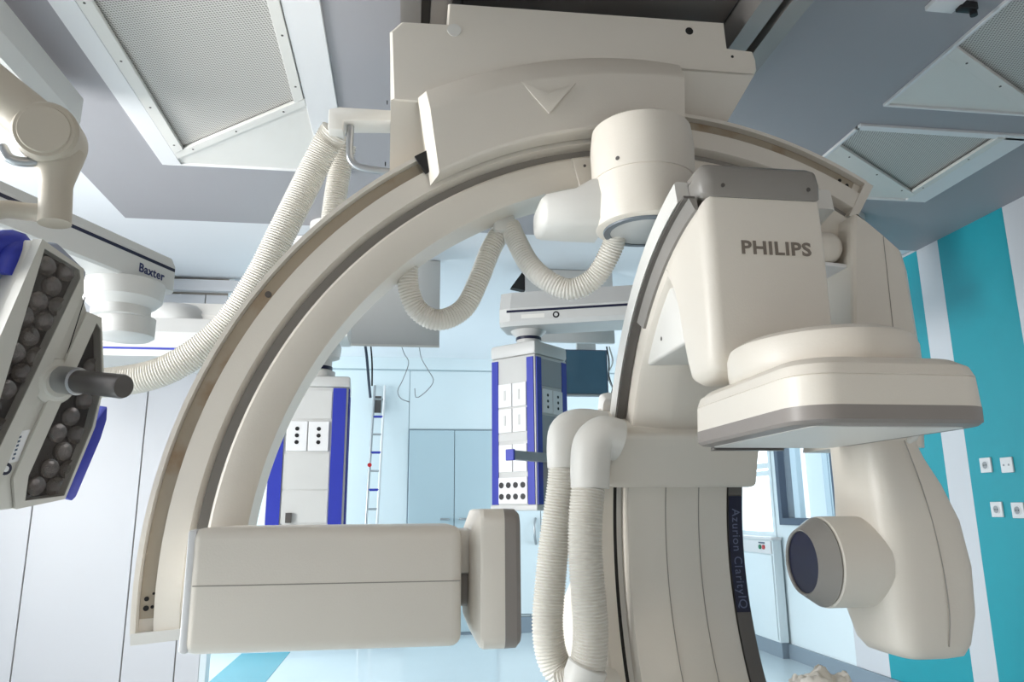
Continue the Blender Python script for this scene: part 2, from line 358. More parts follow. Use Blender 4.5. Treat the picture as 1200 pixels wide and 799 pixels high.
# room behind that window
nb = struct(box('wall_beyond_window', (XR+1.3, 5.0, .4), (XR+1.36, YB, 2.6), M_WALLBLUE))
box('pegboard', (XR+1.1, 5.2, 1.1), (XR+1.14, 7.6, 2.4), M_PEG, nb); box('post', (XR+.75, 6.72, .4), (XR+.79, 6.77, 2.5), M_METAL, nb); box('post', (XR+.8, 7.6, .4), (XR+.86, 7.95, 2.5), M_DOOR, nb)
box('ledge', (XR+.14, 5.4, 1.05), (XR+.9, 7.6, 1.13), M_METAL, nb)
wn2 = struct(box('window_2', (XR+.05, 6.58, .97), (XR+.07, 7.33, 2.28), M_BRIGHT))
for z in (1.0, 1.55, 1.62, 2.24): box('frame_bar', (XR+.0, 6.58, z), (XR+.05, 7.33, z+.045), M_WALLBLUE, wn2)
for y in (6.56, 7.31): box('frame_bar', (XR-.01, y, .95), (XR+.06, y+.05, 2.3), M_WALLBLUE, wn2)
# added window frame round the left key lamp, out of view; wall behind is closed
w3 = struct(box('key_light_frame', (XL-.02, .75, .84), (XL+.02, 2.75, .90), M_WHITE))
box('frame_bar', (XL-.02, .75, 2.60), (XL+.02, 2.75, 2.66), M_WHITE, w3)
for y in (.75, 2.69): box('frame_bar', (XL-.02, y, .8), (XL+.02, y+.06, 2.52), M_WHITE, w3)

# ================================================================== CEILING RAILS
for x0, x1, lb in ((-.05, .11, 'grey ceiling rail at the left end of the white carriage'), (1.06, 1.22, 'grey ceiling rail at the right end of the white carriage')):
    r = thing('ceiling_rail', lb, 'rail', ((x0+x1)/2, .6, ZC), group='ceiling rails of the carriage')
    xm = (x0+x1)/2
    prof = [(x0, ZC-.001), (x0, ZC-.115), (xm-.015, ZC-.115), (xm-.015, ZC-.06), (xm+.015, ZC-.06), (xm+.015, ZC-.115), (x1, ZC-.115), (x1, ZC-.001)]
    prism('rail_body', [V((x, -2.5, z)) for x, z in prof], (0, 5.05, 0), M_RAIL, r)
    box('slot_lining', (xm-.014, -2.5, ZC-.075), (xm+.014, 2.54, ZC-.061), M_DMETAL, r)
    box('side_flange', (x1, -2.5, ZC-.02), (x1+.03, 2.55, ZC-.001), M_METAL, r)
    box('end_plate', (x0, 2.55, ZC-.115), (x1, 2.556, ZC-.001), M_DMETAL, r)

# ================================================================== LATERAL C-ARM (hangs from the rails)
LC = V((.757, 2.064, 1.067)); LU = V((math.cos(.043), math.sin(.043), 0)); LN = V((math.sin(.043), -math.cos(.043), 0)); LV = V((0, 0, 1))
lat = thing('hanging_c_arm', 'huge white semicircular imaging arm hanging from the ceiling rails', 'imaging machine', (.5, 2.3, 2.79))
A0, A1 = 60.0, 184.0
def lsw(name, prof, m, parent, a0=A0, a1=A1, N=80): return sweep(name, prof, LC, LU, LV, LN, a0, a1, m, parent, N)
arc = lsw('arc', [(1.158, 0.0), (1.168, .006), (1.245, .006), (1.252, .0), (1.256, -.028), (1.283, -.028), (1.289, 0), (1.292, .006), (1.350, .006), (1.352, -.012), (1.387, -.012), (1.388, .012), (1.400, .012), (1.401, 0), (1.401, -.15), (1.17, -.16), (1.158, -.15)], M_SHELL, lat)
lsw('track', [(1.353, -.012), (1.353, -.010), (1.386, -.010), (1.386, -.012)], M_TRACK, arc, A0+1.2, A1-1.4)
lsw('groove_lining', [(1.2565, -.028), (1.2565, -.0265), (1.2825, -.0265), (1.2825, -.028)], M_GREYCAP, arc)
def lpt(r, a, n=0): a = math.radians(a); return LC+LU*(r*math.cos(a))+LV*(r*math.sin(a))+LN*n
lsw('end_cap', [(1.165, -.145), (1.165, .008), (1.398, .014), (1.398, -.145)], M_SHELL2, arc, A1-.2, A1+.9, 2)
lsw('end_cap', [(1.26, -.145), (1.26, .006), (1.398, .012), (1.398, -.145)], M_SHELL, arc, A0-1.0, A0+.2, 2)
for a, rr, rad in ((A1-2.4, 1.372, .0065), (A1-3.3, 1.372, .0055), (A1-2.5, 1.358, .004), (A1-3.8, 1.357, .003), (A0+2.0, 1.363, .006), (A0+3.2, 1.366, .0055), (146.3, 1.366, .009)):
    cyl('screw', lpt(rr, a, -.0105), LN, rad, .003, M_GAP if rad < .008 else M_DMETAL, arc, 12)
# carriage that grips the arc
def carr(y, bevel):
    arcp = [lpt(1.406, a) for a in (80, 84, 88, 92, 96, 100, 104, 108, 112, 116, 120, 124, 126)]
    top = [(-.078, 2.655), (-.045, 2.692), (.092, 2.695), (.096, 2.768), (.985, 2.780), (.989, 2.688), (1.075, 2.684), (1.083, 2.655)]
    low = [(p.x, p.z) for p in arcp]
    if bevel: low = [(x, max(z, 2.60 if x > .75 else (2.43 if x < .1 else 2.5))) for x, z in low]
    pts = top+([(1.083, 2.62), (1.076, 2.605)] if bevel else [(1.05, 2.56), (1.0, 2.46)])+low+[(-.066, 2.43 if bevel else 2.245)]
    return [V((x, y, z)) for x, z in pts]
r0 = [V((.5+(p.x-.5)*.985, 2.022, p.z if p.z < 2.6 else p.z-.006)) for p in carr(2.03, True)]
cg = loft('carriage', [r0, carr(2.034, True), carr(2.13, False), carr(2.52, False)], M_SHELL, lat, ang=.35)
cyl('cap_button', (.115, 2.024, 2.672), (0, -1, 0), .021, .004, M_SHELL2, cg, 24)
cyl('bore', (.862, 2.0235, 2.735), (0, -1, 0), .013, .002, M_GAP, cg, 16)
cyl('screw', (1.0, 2.0235, 2.655), (0, -1, 0), .005, .002, M_GAP, cg, 10)
for z in (2.45, 2.25): cyl('screw', (-.079, 2.08, z), (-1, 0, 0), .006, .003, M_GAP, cg, 10)
# sleeve cover that follows the arc
scp = [(1.303, .062), (1.306, .070), (1.312, .074), (1.475, .078), (1.485, .077), (1.553, .040), (1.560, .034), (1.56, .012), (1.40, .014), (1.303, .014)]
def cover_end(r, n): return 121.6-(r-1.315)*16.5+(1.1 if n < .03 else (.15 if n < .065 else 0))
sh = loft('sleeve_cover', [[lpt(r, 87.6+(cover_end(r, n)-87.6)*k/40, n) for r, n in scp] for k in range(41)], M_SHELL, lat, ang=.5)
lsw('cover_gap', [(1.34, .012), (1.34, .02), (1.40, .02), (1.40, .012)], M_GAP, sh, 120.6, 122.6, 3)
# V-shaped moulding pressed into the cover
c = lpt(1.41, 105.2, .076)
prism('v_moulding', [c+V((-.085, 0, .055)), c+V((0, .0, .022)), c+V((.085, 0, .062)), c+V((0, 0, -.045))], (0, -.006, 0), M_SHELL, sh, bev=.003, seg=2)
# turning hub below the arc
hx, hy = .645, 1.905
hub = lathe('hub', [(.126, 2.006), (.137, 2.011), (.141, 2.03), (.143, 2.14), (.1431, 2.142), (.1405, 2.143), (.1405, 2.146), (.1431, 2.147), (.146, 2.25), (.140, 2.30), (.12, 2.315)], (hx, hy, 0), (0, 0, 1), M_SHELL, lat, 48)
ring('hub_ring', [(.098, 2.001), (.116, 2.001), (.119, 2.010), (.098, 2.010)], (hx, hy, 0), (0, 0, 1), M_RINGD, hub, 48)
lathe('hub_disc', [(.002, 2.003), (.098, 2.003), (.1, 2.010), (.002, 2.010)], (hx, hy, 0), (0, 0, 1), M_PEND, hub, 48)
cyl('screw', (hx-.10, hy-.099, 2.17), (-.7, -.7, 0), .006, .004, M_DMETAL, hub, 10)
loft('hub_lobe', [[V((x, y, z)) for y, z in ((1.915-h, zt), (1.915-h-.012, (zt+zb)/2+.015), (1.915-h, zb+.015), (1.915-h+.025, zb), (2.03, zb), (2.04, zb+.02), (2.04, zt), (2.03, zt+.012), (1.915-h+.02, zt+.012))] for x, h, zb, zt in ((.352, -.03, 2.03, 2.075), (.358, -.005, 2.018, 2.09), (.372, .008, 2.014, 2.10), (.45, .03, 2.012, 2.112), (.49, .04, 2.012, 2.135), (.53, .045, 2.012, 2.145))], M_SHELL2, hub, ang=.9)
cp = lsw('cover_plate', [(1.150, -.02), (1.150, .013), (1.156, .019), (1.240, .019), (1.247, .013), (1.247, .0), (1.1575, -.02)], M_SHELL, lat, 93.5, 103.2, 10)
for a in (94.6, 101.8): cyl('screw', lpt(1.215, a, .018), LN, .0045, .003, M_DMETAL, cp, 10)
# detector block on the left end
bx0, bx1, by0, by1, bz0, bz1 = -.418, .117, 1.60, 1.92, .985, 1.222
dbm = bmesh.new(); bmbox(dbm, (bx0, by0, bz0), (bx1, by1, bz1), .022, 4)
blk = link('detector_block', finish(dbm, 'detector_block', M_SHELL), lat)
box('seam', (bx0+.012, by0-.0006, 1.1115), (bx1-.003, by0+.004, 1.1135), M_LINE, blk)
box('end_lip', (bx0-.006, by0+.004, bz0+.003), (bx0+.012, by1-.004, bz1-.003), M_WHITE, blk, bev=.006)
box('mount', (-.49, 1.88, 1.02), (-.36, 2.06, 1.2), M_SHELL2, lat, bev=.015)
cyl('foot_stud', (-.06, 1.66, bz0-.004), (0, 0, 1), .010, .012, M_DMETAL, blk, 12)
def rrect(hy_, hz_, r, n=6):
    out = []
    for sy, sz, a0 in ((1, 1, 0), (-1, 1, 90), (-1, -1, 180), (1, -1, 270)):
        for i in range(n+1):
            a = math.radians(a0+90*i/n); out.append((sy*(hy_-r)+r*math.cos(a), sz*(hz_-r)+r*math.sin(a)))
    return out
def xloft(name, secs, cy, m, parent):
    return loft(name, [[V((x, cy+a, cz+b)) for a, b in rrect(hy_, hz_, r)] for x, hy_, hz_, r, cz in secs], m, parent, ang=.5)
box('detector_neck', (bx1-.005, 1.68, 1.12), (bx1+.03, 1.84, 1.212), M_SHELL2, lat, bev=.008)
xloft('detector_neck', [(bx1-.01, .06, .05, .02, 1.10), (bx1+.02, .06, .05, .02, 1.10)], 1.76, M_GREYCAP, lat)
det = xloft('side_detector', [(.138, .12, .095, .03, 1.115), (.143, .128, .108, .03, 1.115), (.156, .155, .137, .03, 1.115), (.163, .158, .140, .03, 1.115), (.206, .158, .140, .03, 1.115)], 1.76, M_SHELL, lat)
xloft('rubber_band', [(.206, .158, .140, .03, 1.115), (.230, .157, .139, .03, 1.115), (.240, .148, .130, .03, 1.115)], 1.76, M_BAND, det)
# tube arm on the right end of the arc
arm = loft('tube_arm', [[V((x, y, z)) for x, y in ((x0, 2.012), (x0+.004, 2.004), (x0+.012, 2.0), (x1-.03, 2.0), (x1, 2.03), (x1, 2.24), (x0, 2.24))] for z, x0, x1 in ((1.42, 1.235, 1.50), (1.70, 1.290, 1.525), (1.96, 1.318, 1.516), (2.02, 1.325, 1.505), (2.06, 1.330, 1.462), (2.105, 1.336, 1.41), (2.128, 1.342, 1.378))], M_SHELL, lat, ang=.4)
tube('seam', [(1.405, 1.9995, 1.45), (1.425, 1.9995, 1.75), (1.430, 1.9995, 2.06)], .0012, M_LINE, arm, N=6, smooth=False, step=.1)
lathe('arm_pivot', [(.002, -.01), (.030, -.006), (.046, .006), (.052, .022), (.052, .14)], (1.268, 2.03, 2.035), (.05, 1, 0), M_SHELL, lat, 32)
prism('pivot_shelf', [V((1.22, 2.05, 1.98)), V((1.325, 2.03, 1.965)), V((1.325, 2.03, 1.975)), V((1.22, 2.05, 1.992))], (0, .15, 0), M_WHITE, lat)
def sup(z, x0, x1, y0, y1, e=4.5, n=40, tw=0):
    out = []
    for k in range(n):
        a = 2*math.pi*k/n; c_, s_ = math.cos(a), math.sin(a)
        out.append(V(((x0+x1)/2+(x1-x0)/2*math.copysign(abs(c_)**(2/e), c_), (y0+y1)/2+(y1-y0)/2*math.copysign(abs(s_)**(2/e), s_), z)))
    return out
hs = loft('tube_housing', [sup(.925, 1.10, 1.21, 1.62, 1.76), sup(.932, 1.08, 1.235, 1.60, 1.78), sup(.955, 1.066, 1.25, 1.59, 1.80), sup(1.02, 1.052, 1.268, 1.582, 1.815), sup(1.12, 1.047, 1.272, 1.578, 1.815), sup(1.22, 1.045, 1.258, 1.58, 1.81), sup(1.30, 1.046, 1.225, 1.585, 1.80), sup(1.36, 1.048, 1.195, 1.595, 1.80), sup(1.405, 1.05, 1.178, 1.60, 1.80)], M_SHELL, lat, ang=.9)
loft('collar', [sup(1.400, 1.047, 1.182, 1.597, 1.80), sup(1.404, 1.045, 1.186, 1.595, 1.81), sup(1.50, 1.055, 1.19, 1.60, 1.86), sup(1.60, 1.10, 1.32, 1.70, 2.0), sup(1.66, 1.2, 1.42, 1.85, 2.1), sup(1.70, 1.28, 1.5, 2.02, 2.2)], M_SHELL, hs, ang=.9)
tube('seam', [(1.128, 1.592, 1.40), (1.150, 1.584, 1.30), (1.166, 1.5795, 1.20), (1.174, 1.577, 1.10), (1.176, 1.580, 1.02), (1.172, 1.589, .955)], .0013, M_LINE, hs, N=6)
tube('latch_handle', [(1.145, 1.605, 1.47), (1.15, 1.58, 1.455), (1.15, 1.58, 1.415), (1.145, 1.605, 1.40)], .009, M_SHELL2, hs, N=10, step=.008)
ccz, ccy, ccx = 1.13, 1.69, .912
col = lathe('collimator', [(.070, .006), (.090, .036), (.0985, .036), (.1015, .040), (.1015, .155)], (ccx, ccy, ccz), (1, 0, 0), M_SHELL, hs, 48)
ring('collimator_ring', [(.069, -.006), (.073, -.009), (.0995, .032), (.097, .036), (.069, .004)], (ccx, ccy, ccz), (1, 0, 0), M_GREYCAP, col, 48)
lathe('collimator_window', [(.002, -.002), (.070, -.002), (.071, .003), (.002, .003)], (ccx, ccy, ccz), (1, 0, 0), M_NAVY, col, 48)
# hoses of the hanging arm
hose('cable_hose', [(-.01, 2.16, 1.965), (-.005, 2.17, 1.90), (.022, 2.18, 1.837), (.085, 2.19, 1.808), (.16, 2.2, 1.847), (.205, 2.2, 1.935), (.240, 2.2, 2.03), (.27, 2.2, 2.09)], .033, lat)
hose('cable_hose', [(.302, 2.18, 2.11), (.318, 2.16, 2.06), (.352, 2.13, 1.975), (.40, 2.1, 1.915), (.468, 2.08, 1.884), (.535, 2.05, 1.915), (.575, 2.0, 1.99), (.58, 1.97, 2.03)], .033, lat)
box('hose_clamp', (.25, 2.15, 2.085), (.315, 2.24, 2.14), M_SHELL2, lat, bev=.01)
bk = prism('hose_bracket', [V((x, 2.36, z)) for x, z in ((-.285, 2.50), (-.285, 2.575), (-.25, 2.585), (-.05, 2.585), (-.05, 2.545), (-.235, 2.535), (-.235, 2.50))], (0, .09, 0), M_SHELL2, lat, bev=.005)
tube('bent_pipe', [(-.213, 2.39, 2.53), (-.213, 2.39, 2.43), (-.20, 2.39, 2.395), (-.17, 2.39, 2.38), (-.10, 2.39, 2.372), (-.06, 2.39, 2.37)], .013, M_METAL, bk, N=10)
hose('corrugated_hose', [(-.27, 2.44, 2.535), (-.30, 2.47, 2.50), (-.35, 2.5, 2.40), (-.44, 2.52, 2.185), (-.52, 2.54, 2.005), (-.63, 2.56, 1.835), (-.79, 2.58, 1.715), (-.98, 2.6, 1.672), (-1.25, 2.6, 1.66)], .050, lat)
hose('corrugated_hose', [(-.245, 2.56, 2.55), (-.265, 2.6, 2.45), (-.28, 2.62, 2.33), (-.29, 2.64, 2.15), (-.27, 2.66, 1.9)], .042, lat)

# ================================================================== FLOOR C-ARM (front)
FC = V((.84, 1.5, 1.125)); FX = V((1, 0, 0)); FY = V((0, 1, 0)); FZ = V((0, 0, 1))
fr = thing('floor_c_arm', 'white C-shaped imaging arm on a floor stand with lettered detector head', 'imaging machine', (.9, 2.75, 0))
def fsw(name, prof, m, parent, a0, a1, N=60, er=0): return sweep(name, prof, FC, FY, FZ, FX, a0, a1, m, parent, N, er=er)
carm = fsw('c_arc', [(.86, -.203), (.864, -.199), (.864, .20), (.86, .205), (.915, .205), (.92, .20), (.92, -.20), (.915, -.205)], M_SHELL2, fr, -78, 81)
fsw('inner_cover', [(.865, -.168), (.80, -.165), (.793, -.155), (.775, -.06), (.774, -.05), (.774, .045), (.775, .055), (.788, .145), (.795, .15), (.865, .15)], M_SHELL, carm, -78, 80)
fsw('track', [(.856, -.198), (.862, -.198), (.862, -.170), (.856, -.170)], M_DARKTRACK, carm, 20, 83)
fsw('edge_cover', [(.852, -.243), (.846, -.236), (.846, -.199), (.858, -.197), (.925, -.199), (.925, -.243)], M_SHELL, carm, -78, 18)
fsw('edge_gap', [(.857, -.198), (.855, -.198), (.855, -.186), (.857, -.186)], M_GAP, carm, -78, 18)
fsw('side_strip', [(.80, .152), (.792, .154), (.792, .198), (.80, .203), (.86, .203), (.86, .152)], M_DARKTRACK, carm, -78, 55)
nb_ = fsw('name_strip', [(.7915, .154), (.7895, .155), (.7895, .197), (.7915, .198)], M_NAVY, carm, -13, 12, 22)
for o in (-.055, .05): fsw('seam', [(.7745, o-.0012), (.7728, o-.0012), (.7728, o+.0012), (.7745, o+.0012)], M_LINE, carm, -76, 17, 50)
# curved lettering down the strip
word = 'Azurion ClarityIQ'; wid = [.9]*len(word); s_ = .036
adv = {'i': .24, 'r': .36, ' ': .28, 'l': .24, 't': .34, 'I': .27, 'C': .70, 'A': .66, 'Q': .76, 'z': .48, 'y': .5}
ang_ = 9.2
for ch in word:
    wd = adv.get(ch, .56)*s_; ang_ -= math.degrees(wd/2/.789)
    a = math.radians(ang_); d = FY*math.cos(a)+FZ*math.sin(a); tng = FY*math.sin(a)-FZ*math.cos(a)
    if ch != ' ': text('letter', ch, s_, FC+d*.7893+FX*.176, tng, FX, M_LETTERP, nb_, depth=.0005)
    ang_ -= math.degrees((wd/2+.0012)/.789)
sl = fsw('sleeve', [(.735, -.245), (.728, -.235), (.722, .20), (.728, .212), (.75, .216), (.955, .216), (.965, .205), (.965, -.235), (.95, -.247), (.75, -.247)], M_SHELL, fr, 16.3, 26.7, 12, er=.018)
fsw('sleeve_lip', [(.77, -.262), (.765, -.247), (.765, -.20), (.96, -.20), (.96, -.262)], M_SHELL2, sl, 16, 27, 10)
# stand behind the C
st = loft('stand', [sup(z, x0, x1, y0, y1, 5) for z, x0, x1, y0, y1 in ((0, .55, 1.15, 2.50, 3.35), (.10, .55, 1.15, 2.50, 3.35), (.14, .60, 1.10, 2.52, 3.25), (.6, .66, 1.05, 2.52, 3.05), (1.2, .67, 1.04, 2.50, 2.95), (1.5, .67, 1.04, 2.50, 2.9), (1.58, .69, 1.02, 2.5, 2.85))], M_SHELL, fr, ang=.9)
fsw('stand_shoulder', [(.93, -.225), (.93, -.10), (.99, -.10), (1.0, -.12), (1.0, -.205), (.99, -.225)], M_SHELL2, fr, 12, 29, 12, er=.02)
box('stand_edge', (.655, 2.46, .05), (.675, 2.60, 1.36), M_METAL, st, bev=.004)
loft('stand_cowl', [sup(z, x0, x1, y0, y1, 2.6) for z, x0, x1, y0, y1 in ((.5, .50, .68, 2.42, 2.62), (.80, .50, .68, 2.40, 2.62), (.95, .51, .68, 2.41, 2.62), (1.03, .55, .67, 2.45, 2.6))], M_SHELL, fr, ang=.9)
# detector head: side outline in the YZ plane, extruded across the arm
HX0, HX1 = .672, .972
def yz(r, a): a = math.radians(a); return (1.5+r*math.cos(a), 1.125+r*math.sin(a))
hp = [(1.575, 1.972), (1.570, 1.85), (1.570, 1.70), (1.573, 1.585), (1.585, 1.553), (1.62, 1.540), (1.69, 1.535), (1.722, 1.548), (1.742, 1.59), (1.765, 1.66), (1.785, 1.74), (1.806, 1.79), (1.835, 1.83)]+[yz(.85, a) for a in (62.5, 66, 70, 74, 78, 82)]
head = pillow('detector_head', hp, HX0, HX1, .034, M_SHELL, fr, r1=.014)
capp = [(1.570, 1.968), (1.566, 2.01), (1.575, 2.045), (1.60, 2.062), (1.66, 2.06), (1.73, 2.045), (1.78, 2.03), (1.77, 1.99), (1.70, 1.968)]
cap = pillow('end_cap', capp, HX0-.003, HX1+.003, .036, M_GREYCAP, fr, r1=.02)
for x in (.725, .94): cyl('screw', (x, 1.568, 1.995), (0, -1, 0), .005, .003, M_DMETAL, cap, 10)
fsw('track_cheek', [(.826, -.174), (.826, -.166), (.856, -.166), (.856, -.186)], M_GREYCAP, carm, 50, 83, 24)
text('lettering', 'PHILIPS', .045, (.846, 1.5690, 1.842), (1, 0, 0), (0, 0, 1), M_LETTER, head, bold=.0012, depth=.0006, xs=1.14)
# arch plate beside the head
ap = pillow('arch_plate', [(2.09, 1.66), (2.05, 1.735), (2.005, 1.80), (1.95, 1.835), (1.895, 1.845), (1.85, 1.83), (1.815, 1.79), (1.79, 1.72), (1.785, 1.66)], .69, .82, .012, M_SHELL2, fr, 3)
cyl('screw', (.691, 1.95, 1.71), (-1, 0, 0), .006, .002, M_DMETAL, ap, 10)
# turntable and detector plate
dk = lathe('turntable', [(.15, 1.512), (.196, 1.512), (.203, 1.52), (.205, 1.535), (.205, 1.565), (.198, 1.582), (.175, 1.594), (.12, 1.598)], (.865, 1.468, 0), (0, 0, 1), M_SHELL, fr, 64, su=1, sv=.9)
def zloft(name, secs, m, parent):
    return loft(name, [[V((cx+a, cy+b, z)) for a, b in rrect(hx_, hy_, r, 8)] for z, cx, cy, hx_, hy_, r in secs], m, parent, ang=.5)
PX, PY = .858, 1.468
plate = zloft('detector_plate', [(1.425, PX, PY, .190, .268, .075), (1.4785, PX, PY, .188, .266, .075), (1.4795, PX, PY, .1865, .2645, .075), (1.481, PX, PY, .188, .266, .075), (1.500, PX, PY, .182, .260, .075), (1.514, PX, PY, .165, .242, .075), (1.520, PX, PY, .14, .215, .075)], M_SHELL, fr)
zloft('grey_band', [(1.392, PX, PY, .172, .25, .075), (1.394, PX, PY, .184, .262, .075), (1.400, PX, PY, .190, .268, .075), (1.425, PX, PY, .1905, .2685, .075)], M_BAND, plate)
zloft('detector_face', [(1.3905, PX, PY, .150, .228, .02), (1.393, PX, PY, .150, .228, .02)], M_SHELL2, plate)
zloft('rubber_stop', [(1.386, PX-.05, 1.72, .09, .012, .008), (1.393, PX-.05, 1.72, .09, .012, .008)], M_DARKTRACK, plate)
# hose elbows and hoses of the floor stand
def elbow(name, pts, r0, r1): return tube(name, pts, r0, M_SHELL2, fr, N=24, step=.008, radf=lambda t: r0+(r1-r0)*t)
elbow('hose_elbow', [(.615, 2.16, 1.45), (.57, 2.155, 1.46), (.537, 2.15, 1.435), (.527, 2.15, 1.38), (.524, 2.15, 1.312)], .062, .056)
elbow('hose_elbow', [(.60, 2.27, 1.49), (.53, 2.265, 1.50), (.485, 2.26, 1.485), (.474, 2.26, 1.44), (.472, 2.26, 1.375)], .060, .050)
hose('stand_hose', [(.520, 2.15, 1.325), (.508, 2.145, 1.24), (.502, 2.14, 1.14), (.507, 2.14, 1.02), (.512, 2.145, .93), (.506, 2.155, .85), (.485, 2.17, .80), (.44, 2.19, .77)], .050, fr)
hose('stand_hose', [(.472, 2.26, 1.39), (.462, 2.262, 1.30), (.442, 2.265, 1.18), (.425, 2.27, 1.04), (.415, 2.27, .92), (.43, 2.27, .83), (.47, 2.26, .785), (.53, 2.25, .765), (.6, 2.3, .76)], .047, fr)
lathe('hose_clamp', [(.052, 0), (.056, .004), (.056, .06), (.052, .064)], (.505, 2.157, .838), (-.35, .1, -.9), M_SHELL2, fr, 24)

# ================================================================== PENDANTS WITH SOCKETS
def socket_plate(parent, fx, z, wdt, h, dots, big=False, nx=1, wmat=None):
    "plate on local -Y face at distance fx, centre (x, z)"
    pass
def face_mtx(face, hw):
    "local transform: x along face, y out, z up"
    if face == 'front': return Matrix.Translation((0, -hw, 0))
    return Matrix.Translation((hw, 0, 0)) @ Matrix.Rotation(math.pi/2, 4, 'Z')
def fbox(name, face, hw, x0, x1, z0, z1, out, m, parent, bev=0, base=-.002):
    o = box(name, (x0, -out, z0), (x1, -base, z1), m, None, bev=bev, seg=1)
    o.data.transform(face_mtx(face, hw)); o.parent = parent; return o
def fcyl(name, face, hw, x, z, r, out, m, parent, d=.003):
    o = cyl(name, (x, -out, z), (0, 1, 0), r, d, m, None, 12); o.data.transform(face_mtx(face, hw)); o.parent = parent; return o
pd = thing('ceiling_pendant', 'grey supply column with blue stripes hanging from a boom behind the floor arm', 'pendant', (.735, 4.5, 1.25), -.80, 'supply pendants')
hw = .165
box('body', (-hw, -hw, .03), (hw, hw, .90), M_PEND, pd, bev=.006, local=True)
box('base_cap', (-hw-.006, -hw-.006, 0), (hw+.006, hw+.006, .035), M_PEND, pd, bev=.008, local=True)
prism('top_cap', [V((-hw-.006, -hw-.006, .90)), V((hw+.006, -hw-.006, .90)), V((hw+.006, hw+.006, .90)), V((-hw-.006, hw+.006, .90))], (0, 0, .085), M_PEND, pd, bev=.02, local=True)
for face in ('front', 'right'):
    for s_ in (-1, 1): fbox('blue_stripe', face, hw, s_*.132-.024, s_*.132+.024, .035, .885, .006, M_BLUE, pd)
fbox('panel', 'right', hw, -.105, .105, .72, .88, .004, M_PENDD, pd); fbox('panel', 'right', hw, -.105, .105, .05, .545, .004, M_PENDD, pd)
for k, x in enumerate((-.053, .053)):
    pl = fbox('socket_plate', 'right', hw, x-.05, x+.05, .56, .70, .010, M_WHITE, pd, .002)
    for z in (.595, .63, .665): fcyl('socket_hole', 'right', hw, x, z, .009, .0115, M_BLACK, pl)
for k, z in enumerate((.67, .52)):
    for x in (-.053, .053):
        pl = fbox('gas_outlet_plate', 'front', hw, x-.05, x+.05, z-.07, z+.07, .010, M_WHITE, pd, .002)
        fbox('slot', 'front', hw, x-.006, x+.006, z-.03, z+.03, .0125, M_PEND, pl)
fbox('panel', 'front', hw, -.105, .105, .40, .44, .006, M_PEND, pd)
for x in (-.053, .053): fbox('outlet_plate', 'front', hw, x-.05, x+.05, .22, .38, .009, M_WHITE, pd, .002)
pl = fbox('jack_plate', 'front', hw, -.105, .105, .04, .19, .010, M_WHITE, pd, .002)
for x in (-.082, -.03, .022, .075):
    for z in (.08, .145): fcyl('jack', 'front', hw, x, z, .017, .013, M_BLACK, pl, .006)
# tray rail and tray in front of the right face
tr = fbox('tray_rail', 'right', hw, -.43, .16, .27, .32, .05, M_PENDD, pd, .004)
fbox('rail_end', 'right', hw, -.445, -.43, .265, .325, .055, M_BLUE, pd, .003)
fbox('tray', 'right', hw, -.02, .16, .17, .25, .16, M_PENDD, pd, .006); fbox('tray_hook', 'right', hw, -.06, -.02, .12, .25, .05, M_WHITE, pd, .01)
o = tube('cable', [(.05, -.09, .17), (.06, -.10, .10), (.075, -.08, .04), (.11, -.06, -.04), (.2, -.05, -.10)], .016, M_BLACK, None, N=10); o.data.transform(face_mtx('right', hw)); o.parent = pd
lathe('neck', [(.075, .98), (.075, 1.03), (.078, 1.03), (.078, 1.045), (.075, 1.045), (.08, 1.055), (.105, 1.075), (.118, 1.10), (.118, 1.12)], (0, 0, 0), (0, 0, 1), M_PEND, pd, 28, local=True)
ring('neck_ring', [(.079, 1.028), (.079, 1.046), (.076, 1.046), (.076, 1.028)], (0, 0, 0), (0, 0, 1), M_NAVY, pd, 28, local=True)
# boom carrying it
A = V((.60, 4.50, 0)); Dv = V((.945, -.33, 0)).normalized(); Nv = V((Dv.y, -Dv.x, 0))
bmr = thing('ceiling_boom', 'grey chamfered boom arm with navy line above the right supply column', 'boom', (.6, 4.5, 2.4), group='ceiling booms')
def boom_prof(P, s): return [P+Nv*a*s+V((0, 0, z)) for a, z in ((.13, 2.335), (.155, 2.360), (.155, 2.440), (.09, 2.555), (-.09, 2.555), (-.155, 2.440), (-.155, 2.360), (-.13, 2.335))]
loft('boom_body', [[p+V((0, 0, .0)) for p in boom_prof(A-Dv*.02, .8)], boom_prof(A+Dv*.05, 1), boom_prof(A+Dv*2.2, 1)], M_PEND, bmr, ang=.3)
prism('navy_line', [A+Dv*.03+Nv*.154+V((0, 0, 2.412)), A+Dv*2.18+Nv*.154+V((0, 0, 2.412)), A+Dv*2.18+Nv*.154+V((0, 0, 2.426)), A+Dv*.03+Nv*.154+V((0, 0, 2.426))], Nv*.003, M_NAVY, bmr)
prism('maker_plate', [A+Dv*.12+Nv*.154+V((0, 0, 2.372)), A+Dv*.26+Nv*.154+V((0, 0, 2.372)), A+Dv*.26+Nv*.154+V((0, 0, 2.396)), A+Dv*.12+Nv*.154+V((0, 0, 2.396))], Nv*.002, M_SHELL2, bmr)
cyl('emblem', A+Dv*.33+Nv*.154+V((0, 0, 2.384)), Nv, .02, .003, M_BLACK, bmr, 20); cyl('emblem_core', A+Dv*.33+Nv*.156+V((0, 0, 2.384)), Nv, .011, .003, M_PEND, bmr, 16)
cyl('ceiling_column', A+Dv*2.0+V((0, 0, 2.5)), (0, 0, 1), .13, .4, M_PEND, bmr, 28)
